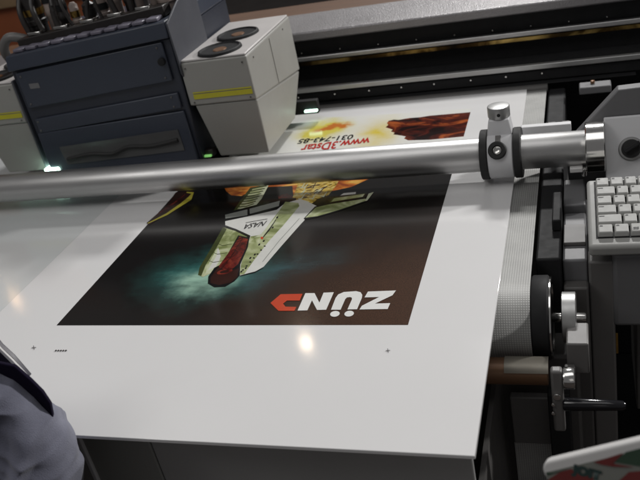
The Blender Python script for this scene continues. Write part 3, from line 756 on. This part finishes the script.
# crank
YK = -0.03
hub = at(561, 386, 'y', YK); c2 = at(561, 410, 'y', YK)
ck = root('crank_handle', (hub.x, YK, hub.z), 'crank lever with a glossy black handle and steel hub below the pulley', 'crank')
lv0, lv1 = at(556, 372, 'y', YK), at(556, 432, 'y', YK)
bm = B(); lw = .0065
box(bm, lv0.x - lw, lv0.x + lw, YK, YK + .012, lv1.z, lv0.z); obj('lever', bm, 'char', ck, bevel=0.003, seg=3)
hb = at(563, 385, 'y', YK - .006)
bm = B(); cyl(bm, (hb.x, YK + .006, hb.z), (1, 0, 0), .013, .0125); obj('hub', bm, 'chrome', ck)
bm = B(); cyl(bm, (lv0.x + lw + .0005, YS, zs), (1, 0, 0), .012, .009); obj('shaft_end', bm, 'dark', ck)
h0, h1 = at(563, 408, 'y', YK - .004), at(626, 407, 'y', YK - .004)
bm = B(); lathe(bm, (h0.x, YK + .003, h0.z), (1, 0, 0), [(0, 0), (0, .0065), (.002, .0078), ((h1.x - h0.x) * .6, .0066), (h1.x - h0.x - .003, .0056), (h1.x - h0.x, .0035), (h1.x - h0.x, 0)], 32); obj('grip', bm, 'gloss', ck)
for py in (396.5, 404.5, 413):
    bb = at(556, py, 'y', YK - .001); bm = B(); cyl(bm, (bb.x - (.003 if py > 400 else -.001), YK - .0001, bb.z), (0, -1, 0), .003, .0022 if py > 400 else .0045); obj('bolt', bm, 'chrome', ck)

# backing plates around the shaft (printer lower right)
a0, a1 = at(547, 396, 'y', 0.03), at(578, 480, 'y', 0.03)
obj('shaft_bracket', bx(a0.x, a1.x - .004, 0.032, 0.05, -0.42, a0.z), 'black', pr, bevel=0.002)
b0, b1 = at(566, 344, 'y', 0.03), at(590, 374, 'y', 0.03)
obj('bearing_block', bx(b0.x, b1.x, 0.03, 0.0735, b1.z, b0.z), 'char', pr, bevel=0.002)
# hanging return web below
w0, w1, w2 = at(510, 400, 'y', 0.07), at(549, 400, 'y', 0.07), at(530, 442, 'y', 0.07)
rw = root('return_web', ((w0.x + w1.x) / 2, 0.07, -0.6), 'pale woven web strip hanging down below the bronze roll', 'web')
bm = B(); uvl = bm.loops.layers.uv.new('UVMap')
def uvbox(bm, x0, x1, y0, y1, z0, z1):
    vs = box(bm, x0, x1, y0, y1, z0, z1)
    for f in bm.faces:
        for l in f.loops: l[uvl].uv = (l.vert.co.x, l.vert.co.z)
uvbox(bm, w0.x, w1.x, 0.07, 0.074, -0.6, w2.z); obj('strip', bm, 'belt', rw)
obj('clip_bar', bx(w0.x, w1.x, 0.066, 0.078, w2.z + .0005, at(530, 398, 'y', .066).z), 'char', rw, bevel=0.002)

# ------------------------------------------------------------------ front skirt of the machine under the board's near edge
fs = root('front_skirt', (-0.2, -0.15, -0.9), 'dark grey metal skirt panels of the machine below the board edge', 'panel')
YQ = -0.165
def skirt(name, px0, px1, m, y):
    a_ = [at(px, 442, 'y', y) for px in (px0, px1)]; b_ = [at(px + (649 - px) * .085, 560, 'y', y) for px in (px0, px1)]
    bm = B(); prism(bm, [Vector((a_[0].x, y, -.016)), Vector((a_[1].x, y, -.016)), Vector((a_[1].x, y, -.899)), Vector((a_[0].x, y, -.899))], Vector((0, .006, 0)))
    return obj(name, bm, m, fs, bevel=0.002)
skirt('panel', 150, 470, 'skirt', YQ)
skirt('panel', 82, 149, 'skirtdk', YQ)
skirt('edge_trim', 76, 81, 'panel', YQ - .004)
x_r = at(470, 442, 'y', YQ).x
obj('return_panel', bx(x_r - .006, x_r, YQ + .0065, 0.10, -.899, -.125), 'dark', fs)

# ------------------------------------------------------------------ print carriage
YC = 0.50
CX0, CX1 = -0.823, -0.480
zb_c = 0.016
carr = root('print_carriage', ((CX0 + CX1) / 2, YC + .13, zb_c), 'navy blue print head carriage with ink filters and hoses on top above the tube', 'print carriage')
zl, zr = 0.262, 0.286       # the lid is higher at its right end
def cz(x, off): return zl + (zr - zl) * (x - CX0) / (CX1 - CX0) + off
bm = B()
hexa(bm, [(CX0, YC, zb_c), (CX1, YC, zb_c), (CX1, .77, zb_c), (CX0, .77, zb_c), (CX0 - .004, YC, cz(CX0, -.03)), (CX1 + .004, YC, cz(CX1, -.03)), (CX1 + .004, .77, cz(CX1, -.03)), (CX0 - .004, .77, cz(CX0, -.03))])
obj('body', bm, 'navydk', carr, bevel=0.003)
def front(name, x0, x1, o0, o1, m, y=YC - .006, th=.0055, bev=.002, flatz=False):
    bm = B(); zA0, zA1 = (o0, o0) if flatz else (cz(x0, o0), cz(x1, o0)); zB0, zB1 = (o1, o1) if flatz else (cz(x0, o1), cz(x1, o1))
    hexa(bm, [(x0, y, zA0), (x1, y, zA1), (x1, y + th, zA1), (x0, y + th, zA0), (x0, y, zB0), (x1, y, zB1), (x1, y + th, zB1), (x0, y + th, zB0)])
    return obj(name, bm, m, carr, bevel=bev)
bm = B()
hexa(bm, [(CX0 - .004, YC - .010, cz(CX0, -.029)), (CX1 + .006, YC - .010, cz(CX1, -.029)), (CX1 + .006, .775, cz(CX1, -.029)), (CX0 - .004, .775, cz(CX0, -.029)),
          (CX0 - .002, YC - .004, cz(CX0, 0)), (CX1 + .004, YC - .004, cz(CX1, 0)), (CX1 + .004, .775, cz(CX1, 0)), (CX0 - .002, .775, cz(CX0, 0))])
obj('lid', bm, 'navy', carr, bevel=0.003, seg=3)
front('front_panel', CX0 + .008, CX1 - .012, -.105, -.034, 'navy')
front('front_panel', CX0 + .012, CX1 - .010, -.158, -.128, 'navy')
bm = B(); hexa(bm, [(CX0 + .004, YC - .006, .018), (CX1 - .006, YC - .006, .018), (CX1 - .006, YC - .0005, .018), (CX0 + .004, YC - .0005, .018),
                    (CX0 + .006, YC - .006, .105), (CX1 - .008, YC - .006, .122), (CX1 - .008, YC - .0005, .122), (CX0 + .006, YC - .0005, .105)])
obj('front_panel', bm, 'navy', carr, bevel=0.002)
bm = B(); hexa(bm, [(CX0 + .05, YC - .0075, .036), (CX1 - .028, YC - .0075, .046), (CX1 - .028, YC - .0062, .046), (CX0 + .05, YC - .0062, .036),
                    (CX0 + .045, YC - .0075, .074), (CX1 - .03, YC - .0075, .088), (CX1 - .03, YC - .0062, .088), (CX0 + .045, YC - .0062, .074)])
wnd = obj('viewing_window', bm, mat('smoked_window', (0.085, 0.085, 0.086), 0.14, var=0.2, rvar=0.05), carr)
bm = B(); tube_path(bm, [(CX0 + .055, YC - .0082, .047), (CX0 + .11, YC - .0085, .054), (CX0 + .16, YC - .0082, .051), (CX0 + .20, YC - .0085, .062), (CX0 + .25, YC - .0082, .060), (CX1 - .035, YC - .0085, .068)], 0.0042, 8)
obj('hose', bm, 'rubber', wnd)
bm = B(); cyl(bm, (CX1 - .02, YC - .0061, cz(CX1, -.068)), (0, -1, 0), .008, .007); obj('latch', bm, 'black', carr)
for sx in (CX0 + .018, CX1 - .024):
    for o_ in (-.042, -.097, -.134, -.152):
        obj('screw', screw_bm((sx, YC - .0061, cz(sx, o_)), .0018), 'char', carr)
obj('warning_plate', bx(CX0 + .03, CX0 + .052, YC - .0066, YC - .0061, .196, .206), 'midgrey', carr)
# right wing plate
bm = B(); prism(bm, [(CX1 + .0065, y, z) for y, z in ((YC - .004, .19), (YC - .008, cz(CX1, -.004)), (YC + .05, cz(CX1, .02)), (.63, cz(CX1, .04)), (.63, .10), (YC + .05, .10))], Vector((.004, 0, 0)))
obj('side_plate', bm, 'slate', carr, bevel=0.0015)
bm = B(); prism(bm, [(CX0 - .0045, y, z) for y, z in ((YC - .004, .03), (YC - .006, .215), (.72, .22), (.72, .03))], Vector((-.004, 0, 0)))
obj('side_plate', bm, 'slate', carr, bevel=0.0015)
# ledge with notches and the print head hardware above
n = 11
for k in range(n):
    x = CX0 + .010 + (CX1 - CX0 - .02) * (k + .5) / n
    z = cz(x, 0.0005)
    obj('terminal', bx(x - .0115, x + .0115, YC + .004, YC + .028, z, z + .007), 'lav', carr, bevel=0.002)
bm = B(); hexa(bm, [(CX0 + .01, YC + .03, cz(CX0, .0005)), (CX1 - .01, YC + .03, cz(CX1, .0005)), (CX1 - .01, YC + .06, cz(CX1, .0005)), (CX0 + .01, YC + .06, cz(CX0, .0005)),
                    (CX0 + .01, YC + .03, cz(CX0, .020)), (CX1 - .01, YC + .03, cz(CX1, .020)), (CX1 - .01, YC + .06, cz(CX1, .020)), (CX0 + .01, YC + .06, cz(CX0, .020))])
obj('connector_bar', bm, 'pcb', carr, bevel=0.002)
rnd = random.Random(3)
for k, (fx, m, w, hgt) in enumerate(((.08, 'pcb', .02, .10), (.20, 'pink', .011, .13), (.27, 'pcb', .010, .09), (.345, 'pink', .0085, .055), (.44, 'pcb', .012, .05), (.53, 'pink', .010, .06), (.61, 'pink', .013, .12), (.70, 'pcb', .010, .10), (.77, 'pink', .011, .12), (.86, 'pink', .012, .13), (.93, 'pink', .02, .06))):
    x = CX0 + (CX1 - CX0) * fx; z = cz(x, .0008)
    bm = B(); lathe(bm, (x, YC + .085, z), (0, 0, 1), [(0, 0), (0, w), (hgt * .3, w), (hgt * .32, w * 1.12), (hgt * .4, w * 1.12), (hgt * .42, w), (hgt * .9, w), (hgt, w * .5), (hgt, 0)], 28)
    ff = obj('ink_filter', bm, m, carr)
    bm = B(); lathe(bm, (x, YC + .085, z + hgt * .5), (0, 0, 1), [(0, w + .0003), (0, w * 1.1), (.012, w * 1.1), (.012, w + .0003)], 28); obj('filter_band', bm, 'brass' if k % 3 == 0 else 'black', ff)
for k in range(9):
    x = CX0 + .03 + .033 * k; z = cz(x, .02)
    bm = B(); a = rnd.uniform(-.02, .02)
    tube_path(bm, [(x, YC + .05, z), (x + a, YC + .06, z + .05), (x + a * 2 + .01, YC + .12, z + .10), (x + .02, YC + .2, z + .06), (x + .02, YC + .25, z - .02)], rnd.choice((.003, .004, .0055)))
    obj('hose', bm, 'pcb', carr)
for k in range(5):
    x = CX0 + .05 + .06 * k; z = cz(x, .02)
    obj('clip', bx(x - .014, x + .014, YC + .034, YC + .05, z + .0005, z + .006), 'chrome', carr, bevel=0.001)
# left: black hose loop drooping off the corner
bm = B(); tube_path(bm, [(CX0 + .02, YC + .06, cz(CX0, .01)), (CX0 - .02, YC + .05, .285), (CX0 - .05, YC + .06, .255), (CX0 - .06, YC + .10, .20)], .009)
obj('hose', bm, 'char', carr)

# lamp housings (each a thing of its own bolted to the carriage side)
def lamp_box(lx0, lx1, label, inner):
    r = root('lamp_housing', ((lx0 + lx1) / 2, YC + .1, .016), label, 'lamp housing', 'curing lamp housings beside the carriage')
    zt = .208; zk = .128; zk2 = .108; yb = 0.75
    bm = B(); t = .014
    hexa(bm, [(lx0, YC, zk), (lx1, YC, zk), (lx1, yb, zk - .03), (lx0, yb, zk - .03), (lx0, YC, zt), (lx1, YC, zt), (lx1, yb, zt), (lx0, yb, zt)])
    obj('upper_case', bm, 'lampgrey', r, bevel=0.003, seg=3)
    bm = B()
    hexa(bm, [(lx0 + .026, YC + .012, .020), (lx1 - .006, YC + .012, .020), (lx1 - .006, yb - .07, .020), (lx0 + .026, yb - .07, .020),
              (lx0 + .008, YC + .002, zk - .0005), (lx1 - .0005, YC + .002, zk - .0005), (lx1 - .0005, yb - .004, zk - .031), (lx0 + .008, yb - .004, zk - .031)])
    obj('lower_case', bm, 'lampgrey', r, bevel=0.003, seg=3)
    obj('stripe', bx(lx0 + .012, lx1 - .004, YC - .0012, YC - .0002, zk + .012, zk + .021), 'yellow', r)
    obj('stripe', bx(lx0 + .012, lx1 - .004, YC - .0012, YC - .0002, zk + .023, zk + .025), 'yellow', r)
    for sx in (lx0 + .010, lx1 - .010):
        for sz in (zt - .010, zk + .006):
            obj('screw', screw_bm((sx, YC - .0001, sz), .0016), 'char', r)
    for sy in (YC + .03, YC + .20):
        bm = B(); lathe(bm, (lx1 + .0001, sy, zt - .012), (1, 0, 0), [(0, .002), (.001, .0018), (.001, 0)], 12); obj('screw', bm, 'char', r)
    obj('seam_strip', bx(lx1 + .0001, lx1 + .0012, YC + .12, YC + .124, zk - .012, zt - .006), 'lampgrey', r)
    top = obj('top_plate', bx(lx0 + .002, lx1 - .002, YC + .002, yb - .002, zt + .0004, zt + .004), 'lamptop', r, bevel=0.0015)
    for yy in (YC + .042, YC + .135):
        bm = B(); lathe(bm, ((lx0 + lx1) / 2, yy, zt + .0042), (0, 0, 1), [(0, .041), (.004, .040), (.005, .037), (.002, .034), (.001, 0)], 40)
        fan = obj('fan', bm, 'black', r)
        bm = B(); lathe(bm, ((lx0 + lx1) / 2, yy, zt + .0055), (0, 0, 1), [(0, 0), (0, .013), (.0015, .012), (.0018, 0)], 28)
        obj('hub', bm, 'bronze', fan)  # bronze disc imitates the brownish reflections in the vent
    return r, yb
LR, yb = lamp_box(-.474, -.343, 'grey lamp housing with a yellow stripe on the right side of the navy carriage', -1)
LL, _ = lamp_box(-.963, -.836, 'grey lamp housing cut off by the left picture edge beside the navy carriage', 1)
# glowing lamp slots and green lit fins
g1 = at(54.5, 171.5, 'y', YC - .003)
gr_ = root('uv_lamp', (g1.x, YC, g1.z), 'glowing greenish white lamp slot at the lower left corner of the navy carriage', 'lamp')
obj('lamp_window', bx(g1.x - .017, g1.x + .017, YC - .010, YC + .02, g1.z + .001, g1.z + .010), 'uv', gr_, bevel=0.002)
g2 = at(312, 111, 'y', 0.70)
gs = root('uv_lamp', (g2.x, .70, g2.z), 'glowing greenish white lamp slot below the right lamp housing near the beam', 'lamp')
obj('lamp_window', bx(g2.x - .016, g2.x + .012, .697, .704, g2.z - .002, g2.z + .003), 'uv2', gs, bevel=0.0015)
obj('holder', bx(-.42, g2.x + .012, .7045, .72, g2.z - .008, g2.z + .02), 'black', gs, bevel=0.002)
g3 = at(208, 156, 'y', YC + .01)
fp = root('uv_lamp', (g3.x, YC, g3.z), 'dim green lamp slot in the gap between the navy carriage and the right lamp housing', 'lamp')
obj('lamp_window', bx(g3.x - .009, g3.x + .007, YC + .008, YC + .014, g3.z - .002, g3.z + .002), mat('dim_green_glow', (0.3, 0.6, 0.2), 0.4, emit=(0.35, 1.0, 0.25), estr=0.35), fp, bevel=0.001)
obj('holder', bx(g3.x - .010, g3.x + .010, YC + .0145, YC + .03, g3.z - .004, g3.z + .010), 'pcb', fp, bevel=0.001)

# ------------------------------------------------------------------ jacket at the lower left
def spline(tab, t):
    t = max(0, min(len(tab) - 1.001, t)); i = int(t); t -= i
    p0, p1, p2, p3 = tab[max(0, i - 1)], tab[i], tab[i + 1], tab[min(len(tab) - 1, i + 2)]
    return 0.5 * ((2 * p1) + (p2 - p0) * t + (2 * p0 - 5 * p1 + 4 * p2 - p3) * t * t + (3 * p1 - p0 - 3 * p2 + p3) * t ** 3)
YJ = -0.262
edge_px = [(-44, 352), (-10, 378), (10, 390), (27, 404), (43, 422), (56, 439), (66, 454), (72, 472), (75, 494), (78, 540), (84, 640)]
edge = [at(px, py, 'y', YJ) for px, py in edge_px]
bm = B(); NU, NV = 180, 150; rings = []
from mathutils import noise as mn
for j in range(NV + 1):
    t = j / NV * (len(edge) - 1)
    e = spline(edge, t)
    RXj = 0.13 + 0.04 * j / NV; RYj = 0.030 + .045 * min(1, j / NV * 1.6)
    ring_ = []
    for i in range(NU):
        a = 2 * math.pi * i / NU
        ca, sa = math.cos(a), math.sin(a)
        u = math.copysign(abs(ca) ** 0.8, ca); w = math.copysign(abs(sa) ** 0.8, sa)
        p = Vector((e.x - RXj + RXj * u, e.y + RYj * w, e.z))
        tt = j / NV
        pp = Vector((p.x, p.z * .8, p.y))
        fold = mn.noise(pp * 14) * .008
        # long creases running down from the shoulder
        cr = mn.noise(Vector((u * 2.6 + tt * 3.4 + .25 * mn.noise(pp * 20), tt * 1.1, 9.0)))
        fold += (.5 - min(1.0, abs(cr) * 3.6)) * .019
        cr2 = mn.noise(Vector((u * 4.6 - tt * 6.0, tt * 2.3, 3.0)))
        fold += (.5 - min(1.0, abs(cr2) * 3.4)) * .009
        fold *= min(1.0, tt * 5)
        side = max(0.0, -w) 
        p += Vector((0.25 * u, w, 0)) * fold * (0.4 + side)
        ring_.append(bm.verts.new(p))
    rings.append(ring_)
seam_pts = [rings[int(8 + k * 11)][int(NU * (.60 + .10 * math.sin(k * .22)))].co.copy() + Vector((0, -.0012, 0)) for k in range(12)]
seam_pts2 = [rings[int(6 + k * 11)][int(NU * (.80 + .035 * k / 11))].co.copy() + Vector((.0004, -.0012, 0)) for k in range(12)]
for a, b in zip(rings, rings[1:]):
    for i in range(NU): bm.faces.new((a[i], a[(i + 1) % NU], b[(i + 1) % NU], b[i]))
bm.faces.new(rings[0][::-1]); bm.faces.new(rings[-1])
jk = root('jacket', (edge[5].x - .1, YJ, edge[-1].z), 'rumpled grey blue jacket shoulder at the lower left corner of the board', 'jacket')
jo = obj('fabric', bm, 'cloth', jk)
ss = jo.modifiers.new('soft', 'SUBSURF'); ss.levels = 1; ss.render_levels = 1
for sp_ in (seam_pts, seam_pts2):
    bm = B(); tube_path(bm, sp_, .0011, 8); obj('seam', bm, 'cloth', jk)
# dark collar lining along the upper edge
bm = B()
out = [(-6, 362), (14, 366), (30, 380), (42, 392), (50, 404), (54, 424), (48, 418), (38, 406), (26, 393), (12, 382), (-6, 374)]
prism(bm, [at(px, py, 'y', YJ + .012) for px, py in out], Vector((-.003, .007, -.003))); obj('collar', bm, 'lining', jk, bevel=0.002, seg=3)
# folder behind it
fd = root('folder', at(5, 365, 'y', YJ + .045), 'dark folder corner with a pale edge poking out above the jacket', 'folder')
fo = [(-40, 296), (0, 347), (12, 358), (29, 377.5), (14, 373), (0, 370), (-40, 366)]
bm = B(); prism(bm, [at(px, py, 'y', YJ + .040) for px, py in fo], Vector((0.0, .006, 0))); obj('cover', bm, 'folder', fd, bevel=0.001)
bm = B(); el = [(-40, 297.5), (0, 348.5), (12, 360), (28, 377.0), (25, 376.5), (10, 361.8), (-2, 349.8), (-40, 300)]
prism(bm, [at(px, py, 'y', YJ + .0375) for px, py in el], Vector((0, .002, 0))); obj('page_edge', bm, 'paper', fd)

# ------------------------------------------------------------------ printed carton at the lower right
YX = -0.30
A = at(539, 464, 'y', YX); Bp = at(700, 426, 'y', YX - .01)
ux = (Bp - A).normalized(); dn = Vector((0.10, -0.30, -1)).normalized(); dn = (dn - ux * dn.dot(ux)).normalized(); nn = ux.cross(dn).normalized()
if nn.y > 0: nn = -nn
bxr = root('printed_carton', A + dn * .12, 'red and green printed carton with a white rim at the lower right corner', 'carton')
def cp(u, v, w=0): return A + ux * u + dn * v + nn * w
Lb = (Bp - A).length
bm = B(); r_ = .008
outl = [cp(r_, .0)] + [cp(Lb, 0), cp(Lb, .12), cp(0, .12), cp(0, r_)] + [cp(r_ - r_ * math.cos(t), r_ - r_ * math.sin(t)) for t in (.4, .8, 1.2)]
prism(bm, outl, nn * -.009); cb = obj('body', bm, 'paper', bxr, bevel=0.0016, seg=3)
def face_poly(name, pts, m, lift):
    bm = B(); prism(bm, [cp(u, v, lift) for u, v in pts], nn * .0003); return obj(name, bm, m, cb, smooth=False)
face_poly('art', [(.003, .0075), (Lb - .001, .0068), (Lb - .001, .119), (.001, .119), (.001, .010)], 'greybox', .0002)
s = Lb / 165.0   # metres per photo pixel along the rim
face_poly('art', [(.003, .010), (s * 26, .0085), (s * 10, s * 12), (.002, s * 10)], 'grnbox', .0006)
face_poly('art', [(.001, s * 28), (.001, s * 18), (s * 17, s * 13), (s * 30, s * 12), (s * 48, s * 26), (s * 40, s * 40), (.001, s * 40)], 'redbox', .0010)
face_poly('art', [(s * 56, s * 10.5), (s * 88, s * 8), (s * 73, s * 16), (s * 90, s * 24), (s * 72, s * 19), (s * 62, s * 14.5)], 'redbox', .0010)
face_poly('art', [(s * 90, s * 8), (s * 130, s * 7), (s * 130, s * 32), (s * 108, s * 30), (s * 76, s * 15.5)], 'grnbox', .0006)
face_poly('art', [(s * 60, s * 40), (s * 84, s * 28), (s * 130, s * 33.5), (s * 130, s * 44), (s * 60, s * 44)], 'redbox', .0010)
dirx = (ux * .86 + dn * .50).normalized(); diry = nn.cross(dirx)
if diry.dot(dn) > 0: diry = -diry
o_ = cp(s * 31, s * 16.5, .0014)
mt = Matrix(((dirx.x, diry.x, nn.x, o_.x), (dirx.y, diry.y, nn.y, o_.y), (dirx.z, diry.z, nn.z, o_.z), (0, 0, 0, 1)))
bm = text_mesh('JOIT', s * 13.5, mt, bold=.0008); obj('lettering', bm, 'inkgrn', cb, smooth=False)

# ------------------------------------------------------------------ light
w = bpy.data.worlds.new('World'); SC.world = w; w.use_nodes = True
bg = w.node_tree.nodes['Background']; bg.inputs[0].default_value = (0.98, 0.965, 0.97, 1); bg.inputs[1].default_value = 0.125

def area(name, loc, target, sx, sy, power, col):
    l = bpy.data.lights.new(name, 'AREA'); l.shape = 'RECTANGLE'; l.size = sx; l.size_y = sy; l.energy = power; l.color = col
    o = bpy.data.objects.new(name, l); COL.objects.link(o); o.location = loc
    o.rotation_euler = (Vector(target) - Vector(loc)).to_track_quat('-Z', 'Y').to_euler(); return o
area('overhead_fill_light', (0.1, -0.5, 3.0), (-0.1, 0.1, 0), 2.4, 1.6, 16, (1.0, 0.99, 0.98))  # unseen softbox added as overhead fill
area('overhead_fill_light', (-1.9, -1.4, 2.8), (-0.4, 0, 0), 1.2, 1.2, 19, (1.0, 0.985, 0.965))  # second unseen softbox, added fill from the front left

area('added_side_light', (3.2, 2.25, 1.75), (-0.5, 0.3, 0), 0.22, 0.2, 115, (1.0, 0.985, 0.965))  # added unseen light, throws the tube's shadow past the carriage
area('added_rear_light', (0.05, 3.47, 3.0), (-0.1, 0.2, 0), 0.5, 0.2, 95, (1.0, 0.99, 0.975))  # added main light from behind, offset so its reflection misses the board

def spot_at(px, py, dist, r, power, col, name):
    p = at(px, py, 'z', 0.0); d = (p - CAM).normalized(); d.z = -d.z
    l = bpy.data.lights.new(name, 'POINT'); l.energy = power; l.shadow_soft_size = r; l.color = col
    o = bpy.data.objects.new(name, l); COL.objects.link(o); o.location = p + d * dist
spot_at(306, 343, 4.5, 0.034, 1.5, (1.0, 0.76, 0.54), 'hall_spot_lamp')
spot_at(16, 299, 4.5, 0.015, 0.35, (1.0, 0.62, 0.32), 'hall_spot_lamp')

SC.view_settings.view_transform = 'Standard'; SC.view_settings.look = 'None'
SC.view_settings.exposure = 0.0; SC.view_settings.gamma = 1.0
